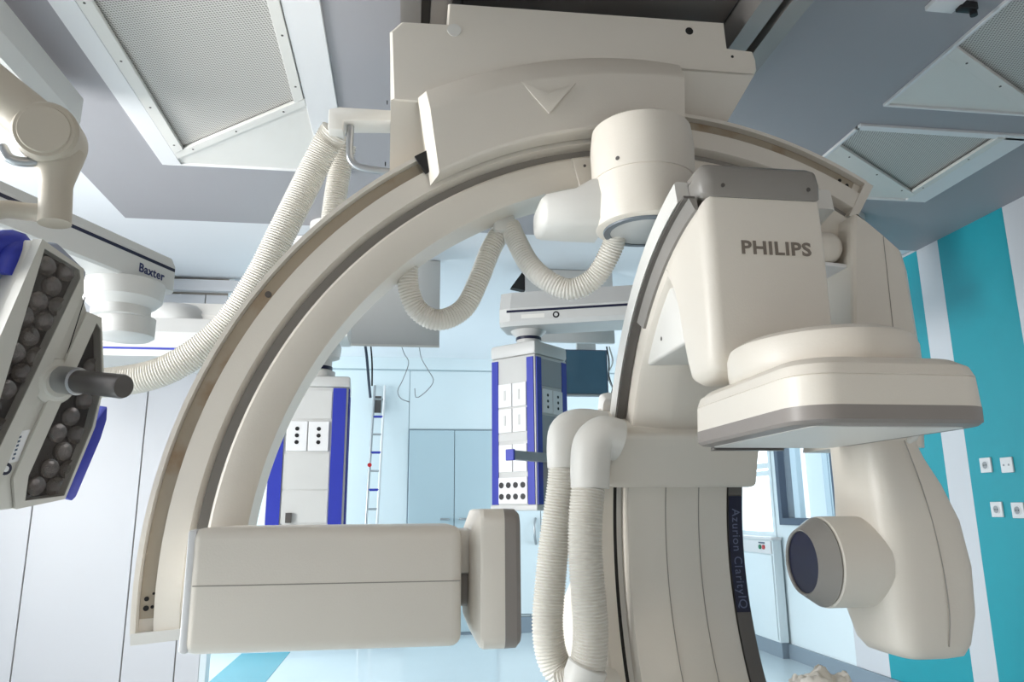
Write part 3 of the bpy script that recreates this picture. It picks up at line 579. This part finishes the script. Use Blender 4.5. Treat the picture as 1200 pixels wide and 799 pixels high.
# second supply column, seen through the arc at the left
p2 = thing('ceiling_pendant', 'grey supply column with blue stripes seen through the left of the arc', 'pendant', (-.528, 4.28, 1.0), .06, 'supply pendants')
h2 = .20
box('body', (-h2, -h2, .03), (h2, h2, .905), M_PEND, p2, bev=.006, local=True); box('top_cap', (-h2-.008, -h2-.008, .905), (h2+.008, h2+.008, .965), M_PEND, p2, bev=.012, local=True); box('base_cap', (-h2-.006, -h2-.006, 0), (h2+.006, h2+.006, .035), M_PEND, p2, bev=.008, local=True)
for s_ in (-1, 1): fbox('blue_stripe', 'front', h2, s_*.155-.034, s_*.155+.034, .035, .90, .008, M_BLUE, p2)
for s_ in (-1, 1): fbox('blue_stripe', 'right', h2, s_*.155-.034, s_*.155+.034, .035, .90, .008, M_BLUE, p2)
for x in (-.055, .055):
    pl = fbox('socket_plate', 'front', h2, x-.052, x+.052, .565, .72, .010, M_WHITE, p2, .002)
    for z in (.61, .645, .68): fcyl('socket_hole', 'front', h2, x, z, .011, .0115, M_BLACK, pl)
for z0, z1 in ((.735, .885), (.37, .55), (.20, .36), (.05, .19)): fbox('panel', 'front', h2, -.115, .115, z0, z1, .004, M_PEND, p2)
fbox('key_switch', 'front', h2, -.09, -.06, .20, .25, .02, M_DMETAL, p2)
lathe('neck', [(.09, .965), (.09, 1.02), (.07, 1.03), (.07, 1.09), (.11, 1.10), (.12, 1.16), (.10, 1.2)], (.03, 0, 0), (0, 0, 1), M_SHELL2, p2, 28, local=True)
ring('neck_ring', [(.073, 1.03), (.073, 1.05), (.07, 1.05), (.07, 1.03)], (.03, 0, 0), (0, 0, 1), M_NAVY, p2, 28, local=True)
b2 = thing('ceiling_boom', 'pale boom holding the left supply column, hidden mostly by the arc', 'boom', (-.5, 4.28, 2.2), group='ceiling booms')
loft('boom_body', [[V((x, y, z)) for y, z in ((4.14, 2.20), (4.14, 2.30), (4.20, 2.38), (4.36, 2.38), (4.42, 2.30), (4.42, 2.20))] for x in (-1.35, -.34)], M_SHELL2, b2, ang=.3)
cyl('ceiling_column', (-.47, 4.28, 2.37), (0, 0, 1), .12, .53, M_SHELL2, b2, 28)

# ================================================================== HANGING PANELS AND LOOSE CABLES AT THE BACK
hp1 = thing('ceiling_screen', 'large plain grey panel under the ceiling, seen through the arc above the ladder', 'ceiling screen', (-.3, 5.0, ZC), group='grey panels under the ceiling')
box('body', (-.85, 4.9, 2.32), (.2, 4.94, ZC+.015), M_PEND, hp1, bev=.004)
box('bottom_lip', (-.85, 4.895, 2.31), (.2, 4.91, 2.325), M_SHELL2, hp1)
hp2 = thing('ceiling_screen', 'grey panel under the ceiling behind the boom, with a dark screen below', 'ceiling screen', (1.2, 5.3, ZC), group='grey panels under the ceiling')
box('body', (.80, 5.0, 2.39), (1.43, 5.04, ZC+.015), M_PEND, hp2, bev=.004)
prism('dark_flank', [V((.70, 5.02, 2.78)), V((.80, 5.02, 2.92)), V((.80, 5.02, 2.76))], (0, .06, 0), M_GAP, hp2)
ms = thing('monitor', 'dark blue-grey screen hanging behind the right supply column', 'monitor', (1.38, 5.6, 2.1))
box('casing', (1.20, 5.6, 2.105), (1.535, 5.64, 2.47), M_FRAME, ms, bev=.004); box('screen', (1.21, 5.597, 2.125), (1.52, 5.602, 2.46), M_SCREEN, ms); box('bottom_rim', (1.20, 5.59, 2.105), (1.535, 5.6, 2.118), M_METAL, ms)
box('hanger', (1.3, 5.62, 2.46), (1.45, 5.66, ZC), M_PEND, ms)
for k in range(2): tube('cable', [(1.535+.02*k, 5.61, 2.5), (1.55+.03*k, 5.61, 2.38), (1.545-.01*k, 5.61, 2.27), (1.57, 5.61, 2.17), (1.55, 5.61, 2.11)], .006, M_BLACK if k == 0 else M_PEND, ms, N=6, step=.02)
def cable(pts, r, m, lb): tag(tube('loose_cable', pts, r, m, None, N=6, step=.02), lb, 'cable', 'loose cables below the grey panel')
Yc = 4.92
def cp(px, py): return tuple(at(px, py, y=Yc))
cable([cp(470, 404), cp(474, 415), cp(479, 425), cp(472, 445), cp(466, 458), cp(470, 467), cp(480, 471)], .003, M_PENDD, 'thin grey loose cable with hooked end under the grey panel')
cable([cp(491, 404), cp(494, 420), cp(502, 434), cp(508, 446), cp(500, 458), cp(488, 466), cp(486, 455)], .003, M_PENDD, 'thin grey looped cable under the right end of the grey panel')
cable([cp(428, 404), cp(430, 420), cp(432, 445), cp(434, 466)], .010, M_FRAME, 'dark straight cable bundle below the grey panel, left of the loops')
cable([cp(434.5, 404), cp(436, 425), cp(436, 452)], .006, M_BLACK, 'short black cable against the dark bundle below the grey panel')

# ================================================================== LADDER, AT THE BACK WALL
ld = thing('ladder', 'narrow metal ladder leaning on the pale blue back wall', 'ladder', (-.34, 7.9, 0))
La, Lb = V((-.36, 7.75, 0)), V((-.305, 8.27, 2.60))
for dx in (-.055, .055): tube('stile', [La+V((dx, 0, 0)), Lb+V((dx, 0, 0))], .014, M_METAL if dx < 0 else M_WHITE, ld, N=8, smooth=False, step=.4)
rung = sharedmesh(cyl, 'rung', (-.055, 0, 0), (1, 0, 0), .013, .11, M_BLUE, None, 8); rungb = sharedmesh(cyl, 'rung', (-.055, 0, 0), (1, 0, 0), .011, .11, M_METAL, None, 8)
for k in range(13):
    o = copy_mesh(rung if k % 2 else rungb, 'rung', ld, Matrix.Translation(La.lerp(Lb, (k+.6)/13.4)), local=False)
box('top_brace', tuple(Lb+V((-.06, -.03, -.30))), tuple(Lb+V((.02, .0, -.12))), M_DMETAL, ld)
cyl('red_clip', La.lerp(Lb, .665)+V((-.055, -.03, 0)), (0, -1, 0), .022, .02, M_RED, ld, 12)

# ================================================================== SURGICAL LAMP AND ARMS AT THE LEFT
ln = V((.85, -.5, -.15)).normalized(); lc = at(75, 445, y=1.65)
def lp(px, py, n=0):
    d = RT*((px-600)/FPX)+UP*((399.5-py)/FPX)+FW
    return CAM+d*((lc-CAM).dot(ln)/d.dot(ln))+ln*n
def lpn(px, py, n=0):
    d = RT*((px-600)/FPX)+UP*((399.5-py)/FPX)+FW
    return CAM+d*((lc+ln*n-CAM).dot(ln)/d.dot(ln))
lamp = thing('surgical_lamp', 'grey angular surgical lamp head with clear lenses and blue edge', 'lamp', tuple(lc-ln*.08))
def lpoly(name, px, n0, th, m, parent, bev=0): return prism(name, [lp(x, y, n0) for x, y in px], ln*th, m, parent, bev=bev)
w1 = [(46, 280), (95, 315), (95, 343), (-4, 563), (-60, 690), (-95, 605)]
w2 = [(99, 365), (116, 372), (119, 450), (108, 500), (73, 584), (15, 596), (12, 560), (95, 366)]
mid = [(95, 343), (101, 364), (12, 562), (15, 596), (-20, 600), (-20, 560)]
b1 = lpoly('wing', w1, -.07, .052, M_LAMP, lamp, .006); b2_ = lpoly('wing', w2, -.07, .052, M_LAMP, lamp, .004); bmid = lpoly('centre_beam', mid, -.075, .078, M_LAMP, lamp, .004)
g1 = [(49, 291), (90, 316), (91, 326), (41, 431), (0, 516), (-55, 640), (-85, 592)]
g2 = [(110, 378), (115, 385), (117, 452), (105, 500), (72, 580), (26, 586), (30, 555), (62, 490), (82, 430)]
def shrink(px, k):
    cx = sum(p[0] for p in px)/len(px); cy = sum(p[1] for p in px)/len(px); return [(cx+(x-cx)*k, cy+(y-cy)*k) for x, y in px]
def rim(name, outer, inner, n0, th, m, parent):
    bm = bmesh.new(); k = len(outer)
    R = [[bm.verts.new(lp(x, y, n)) for x, y in P] for P, n in ((outer, n0), (outer, n0+th), (inner, n0+th), (inner, n0))]
    for a in range(4):
        for i in range(k): bm.faces.new((R[a][i], R[a][(i+1) % k], R[(a+1) % 4][(i+1) % k], R[(a+1) % 4][i]))
    return link(name, finish(bm, name, m), parent)
def inside(p, P):
    r = False; j = len(P)-1
    for i in range(len(P)):
        if (P[i][1] > p[1]) != (P[j][1] > p[1]) and p[0] < (P[j][0]-P[i][0])*(p[1]-P[i][1])/(P[j][1]-P[i][1])+P[i][0]: r = not r
        j = i
    return r
lens = sharedmesh(lathe, 'lens', [(.0205, .0), (.0205, .004), (.0195, .0065), (.017, .005), (.010, .0015), (.003, .001)], (0, 0, 0), (0, 0, 1), M_REFL, None, 20)
dome = sharedmesh(lathe, 'lens_dome', [(.010, .002), (.009, .007), (.006, .0105), (.001, .012)], (0, 0, 0), (0, 0, 1), M_LENS, None, 14)
eu, ev, _ = frame(ln); rotm = Matrix(((eu.x, ev.x, ln.x), (eu.y, ev.y, ln.y), (eu.z, ev.z, ln.z))).to_4x4()
def proj(P):
    d = P-CAM; k = d.dot(FW); return (600+FPX*d.dot(RT)/k, 399.5-FPX*d.dot(UP)/k)
nl = 0
for wing, g, n0 in ((b1, g1, -.020), (b2_, g2, -.020)):
    lpoly('well_floor', g, n0+.0025, .0012, M_WELL, wing)
    gi = g
    for i in range(-14, 15):
        for j in range(-14, 15):
            P = lc+eu*((i+(j % 2)*.5)*.042)+ev*(j*.0365)+ln*(n0+.004)
            q = proj(P)
            if q[0] > -22 and all(inside((q[0]+a, q[1]+b), gi) for a, b in ((-7, 0), (6, 0), (0, -9), (0, 9))):
                o = copy_mesh(lens, 'lens', wing, Matrix.Translation(P) @ rotm)
                copy_mesh(dome, 'lens_dome', o, Matrix.Identity(4)); nl += 1
rim('frame', w1, g1, -.019, .028, M_LAMP, b1); rim('frame', w2[:7], [(110, 378), (115, 385), (117, 452), (105, 500), (72, 580), (26, 586), (30, 557)], -.019, .028, M_LAMP, b2_)
lpoly('glass', g1, .004, .003, M_GLASSD, b1); lpoly('glass', g2, .004, .003, M_GLASSD, b2_)
lpoly('seam', [(98, 348), (99, 348), (75, 424), (74, 424)], .0025, .0012, M_GAP, bmid); lpoly('seam', [(53, 470), (54, 470), (14, 559), (13, 559)], .0025, .0012, M_GAP, bmid)
lpoly('label_sticker', [(22, 505), (34, 503), (20, 540), (8, 543)], .0025, .001, M_WHITE, bmid)
for k in range(6): lpoly('label_print', [(21+k*1.6-8, 536-k*5), (24+k*1.6-8, 535-k*5), (23.5+k*1.6-8, 537.5-k*5), (20.5+k*1.6-8, 538.5-k*5)], .0036, .0004, M_FRAME, bmid)
cyl('emblem', lp(5, 549, .003), ln, .012, .0015, M_NAVY, bmid, 20); cyl('emblem_core', lp(5, 549, .0045), ln, .006, .0008, M_WHITE, bmid, 16)
lathe('handle_boss', [(.05, .0), (.046, .010), (.034, .016), (.031, .022)], lp(64, 447, -.004), ln, M_LAMP, lamp, 32)
lathe('handle_collar', [(.028, .0), (.028, .05), (.025, .052)], lp(66, 444, .015), ln, M_METAL, lamp, 24)
lathe('handle', [(.020, .05), (.023, .055), (.024, .18), (.022, .186)], lp(66, 444, .01), ln, M_DMETAL, lamp, 24)
prism('blue_edge', [lpn(x, y, -.07) for x, y in ((112, 474), (111, 490), (104, 512), (75, 579), (70, 584), (62, 580), (76, 545), (98, 492))], ln*.04, M_BLUE, lamp, bev=.003)
prism('back_shell', [lpn(x, y, -.10) for x, y in ((58, 284), (92, 318), (60, 420), (-5, 560), (-80, 590), (-75, 400), (-20, 300), (20, 284))], ln*.035, M_LAMPB, lamp, bev=.012)
tube('blue_grip', [lpn(4, 322, -.06), lpn(12, 303, -.06), lpn(24, 291, -.065), lpn(14, 284, -.075), lpn(-8, 290, -.08), lpn(-22, 315, -.07)], .026, M_BLUE, lamp, N=16, step=.01)
# yoke arm of the lamp
ya = thing('lamp_arm', 'beige jointed lamp arm entering at the upper left edge', 'lamp arm', (-.8, 1.5, 2.5))
def yp(px, py, y=1.5): return at(px, py, y=y)
tube('upper_arm', [yp(-80, 40, 1.45), yp(-20, 95, 1.48), yp(52, 152, 1.5)], .048, M_ARM, ya, N=24, smooth=False, step=.05)
lathe('joint', [(.05, -.05), (.058, -.045), (.060, -.035), (.060, .045), (.054, .052)], yp(60, 163, 1.51), (.18, -1, -.1), M_ARM, ya, 32)
lathe('joint_cover', [(.048, .052), (.046, .056), (.002, .057)], yp(60, 163, 1.51), (.18, -1, -.1), M_ARM, ya, 32)
tube('drop_link', [yp(68, 180, 1.52), yp(66, 215, 1.52), yp(64, 262, 1.52)], .036, M_ARM, ya, N=24, radf=lambda t: .050-.020*min(1, t*2.2) if t < .9 else .030)
tube('side_link', [yp(62, 251, 1.52), yp(30, 248, 1.52), yp(0, 246, 1.5), yp(-40, 262, 1.48)], .018, M_ARM, ya, N=16)
tube('chrome_bow', [yp(2, 172, 1.48), yp(12, 186, 1.48), yp(32, 190, 1.49), yp(56, 187, 1.5)], .010, M_METAL, ya, N=10)
# ceiling track bar near the lamp arm
cb = thing('ceiling_bar', 'pale grey boxed arm below the ceiling in the top left corner', 'ceiling arm', (-1.45, 2.3, 2.75))
P0, P1 = V((-1.42, 1.4, 2.72)), V((-1.40, 2.80, 2.72))
loft('bar_body', [[P+V((a, 0, b)) for a, b in ((-.13, 0), (-.10, -.05), (.10, -.05), (.13, 0), (.13, .10), (.10, .13), (-.10, .13), (-.13, .10))] for P in (P0, P1, P1+V((-.0, .04, .0)))], M_PEND, cb, ang=.3)
cyl('ceiling_mount', (-1.41, 2.0, 2.8), (0, 0, 1), .10, .1, M_PEND, cb, 24)
# boom with the maker's name
bd = V((.39, .92, 0)).normalized(); bn = V((bd.y, -bd.x, 0)); E0 = V((-.99, 3.0, 0))
bx = thing('ceiling_boom', 'pale boom arm with navy line and maker name behind the surgical lamp', 'boom', (-1.2, 2.8, 2.1), group='ceiling booms')
def bp_(P, s=1): return [P+bn*a*s+V((0, 0, z)) for a, z in ((.08, 2.082), (.09, 2.09), (.09, 2.19), (.07, 2.225), (-.07, 2.225), (-.09, 2.19), (-.09, 2.09), (-.08, 2.082))]
loft('boom_body', [bp_(E0-bd*1.7), bp_(E0-bd*.01), bp_(E0, .93)], M_PEND, bx, ang=.3)
prism('navy_line', [E0-bd*1.68+bn*.0895+V((0, 0, 2.168)), E0-bd*.01+bn*.0895+V((0, 0, 2.168)), E0-bd*.01+bn*.0895+V((0, 0, 2.180)), E0-bd*1.68+bn*.0895+V((0, 0, 2.180))], bn*.002, M_NAVY, bx)
text('lettering', 'Baxter', .046, E0-bd*.13+bn*.0905+V((0, 0, 2.130)), bd, (0, 0, 1), M_LETTERB, bx, bold=.0012, depth=.0005)
lathe('boom_joint', [(.10, 1.955), (.10, 1.99), (.115, 2.0), (.135, 2.02), (.14, 2.06), (.14, 2.085), (.1, 2.09)], E0-bd*.16, (0, 0, 1), M_PEND, bx, 32)
lathe('boom_joint', [(.085, 1.88), (.10, 1.89), (.10, 1.96), (.06, 1.962)], E0-bd*.13, (0, 0, 1), M_PEND, bx, 32)
# white boom behind
wbm = thing('ceiling_boom', 'long white boom lying level behind the corrugated hose', 'boom', (-1.3, 4.25, 2.05), group='ceiling booms')
loft('boom_body', [[V((x, y, z)) for y, z in ((4.0, 2.04), (4.0, 2.17), (4.05, 2.255), (4.45, 2.255), (4.5, 2.17), (4.5, 2.04))] for x in (-2.6, -.66)], M_PEND, wbm, ang=.3)
box('navy_line', (-1.75, 3.996, 2.075), (-1.08, 4.001, 2.085), M_BLUE, wbm)
lathe('boom_dome', [(.20, 2.25), (.20, 2.27), (.18, 2.32), (.13, 2.36), (.06, 2.375), (.002, 2.378)], (-1.27, 4.25, 0), (0, 0, 1), M_PEND, wbm, 36)
cyl('ceiling_column', (-2.45, 4.25, 2.25), (0, 0, 1), .14, .66, M_PEND, wbm, 28)
# round ceiling lamp behind the hose
rl = thing('ceiling_lamp', 'shallow round white ceiling fitting behind the corrugated hose', 'ceiling lamp', (-.66, 4.75, ZC+.02))
lathe('dish', [(.002, 2.83), (.17, 2.84), (.23, 2.87), (.24, 2.915)], (-.62, 4.75, 0), (0, 0, 1), M_WHITE, rl, 36)

# ================================================================== SMALL THINGS ON THE RIGHT
def wall_socket(y, z, lb, kind):
    s = thing('wall_socket', lb, 'socket', (XR, y, z), group='sockets on the turquoise stripe')
    box('plate', (XR-.012, y-.042, z-.042), (XR-.0005, y+.042, z+.042), M_WHITE, s, bev=.003)
    if kind == 'round':
        ring('socket_rim', [(.026, 0), (.026, .003), (.021, .003), (.020, .0)], (XR-.012, y, z), (-1, 0, 0), M_WHITE, s, 24)
        c_ = cyl('socket_well', (XR-.0122, y, z), (-1, 0, 0), .020, .001, M_PENDD, s, 24)
        for d in (-.008, .008): cyl('pin_hole', (XR-.0134, y+d, z), (-1, 0, 0), .0035, .0008, M_BLACK, c_, 10)
    else:
        for d in (-.018, .018): cyl('jack', (XR-.012, y+d, z), (-1, 0, 0), .006, .002, M_PENDD, s, 12)
wall_socket(3.955, 1.483, 'upper left white wall socket on the turquoise stripe', 'round')
wall_socket(3.80, 1.475, 'upper right white wall outlet with two small jacks', 'jack')
wall_socket(3.92, 1.235, 'lower left white wall socket on the turquoise stripe', 'round')
wall_socket(3.77, 1.23, 'lower right white wall socket at the picture edge', 'round')
# cabinet with red and green buttons below the bright window
cbn = thing('wall_cabinet', 'pale low cabinet with red and green buttons below the bright window', 'cabinet', (3.23, 6.84, 0))
box('body', (3.20, 6.46, .13), (3.279, 7.22, .98), M_WALLBLUE, cbn, bev=.004); box('plinth', (3.22, 6.48, 0), (3.279, 7.20, .13), M_BASEB, cbn); box('top', (3.18, 6.44, .98), (3.279, 7.24, 1.005), M_WHITE, cbn, bev=.004)
dr = box('door', (3.188, 6.48, .15), (3.20, 7.20, .85), M_WALLBLUE, cbn, bev=.003); cyl('lock', (3.188, 7.1, .79), (-1, 0, 0), .014, .008, M_DMETAL, dr, 12)
box('control_strip', (3.188, 6.48, .86), (3.20, 7.20, .97), M_WHITE, cbn, bev=.003)
pb = at(893, 643, x=3.187)
for k, (nm, mm) in enumerate((('green_button', M_GREEN), ('red_button', M_RED))): cyl(nm, (3.188, pb.y+.03-.07*k, .915), (-1, 0, 0), .020, .012, mm, cbn, 14)
box('name_plate', (3.185, pb.y-.06, .945), (3.189, pb.y+.06, .958), M_FRAME, cbn)
# crumpled cloth on a stool at the bottom edge
stl = thing('stool', 'low round stool under the crumpled cloth', 'stool', (.97, 1.80, 0))
lathe('seat', [(.15, .70), (.165, .71), (.17, .735), (.16, .75), (.002, .752)], (.97, 1.80, 0), (0, 0, 1), M_BASEB, stl, 32)
for k in range(4):
    a = k*math.pi/2+.4; tube('leg', [(.97+.10*math.cos(a), 1.8+.10*math.sin(a), .70), (.97+.17*math.cos(a), 1.8+.17*math.sin(a), .0)], .012, M_METAL, stl, N=10, smooth=False, step=.2)
bm = bmesh.new(); g = 34; vs = {}
from mathutils import noise
for i in range(g+1):
    for j in range(g):
        a = 2*math.pi*j/g; t = i/g
        rr = .088*math.sin(min(1, t*1.05)*math.pi/2)*(1+.16*noise.noise(V((math.cos(a)*2.2, math.sin(a)*2.2, t*3))))
        zz = .752+.010+.098*(1-t**3)*(1+.35*noise.noise(V((math.cos(a)*3*t, math.sin(a)*3*t, 4))))+.018*noise.noise(V((math.cos(a)*9*t, math.sin(a)*9*t, 1)))
        vs[i, j] = bm.verts.new((.985+rr*math.cos(a), 1.80+rr*math.sin(a), max(.754, zz) if i < g else .754))
for i in range(g):
    for j in range(g): bm.faces.new((vs[i, j], vs[i, (j+1) % g], vs[i+1, (j+1) % g], vs[i+1, j]))
clo = link('crumpled_cloth', finish(bm, 'crumpled_cloth', M_CLOTH, ang=1.5)); tag(clo, 'crumpled off-white cloth at the bottom edge below the tube housing', 'cloth')

# small clip on the ceiling at the top right edge
ck = thing('ceiling_clip', 'small white plate with black clip on the ceiling, top right edge', 'clip', (1.80, 2.02, ZC))
box('plate', (1.70, 1.94, ZC-.018), (1.80, 2.02, ZC-.0005), M_WHITE, ck, bev=.002); box('clip', (1.795, 1.97, ZC-.03), (1.86, 2.0, ZC-.0005), M_BLACK, ck, bev=.004); cyl('clip_pin', (1.85, 1.985, ZC-.045), (0, 0, 1), .012, .03, M_BLACK, ck, 12)
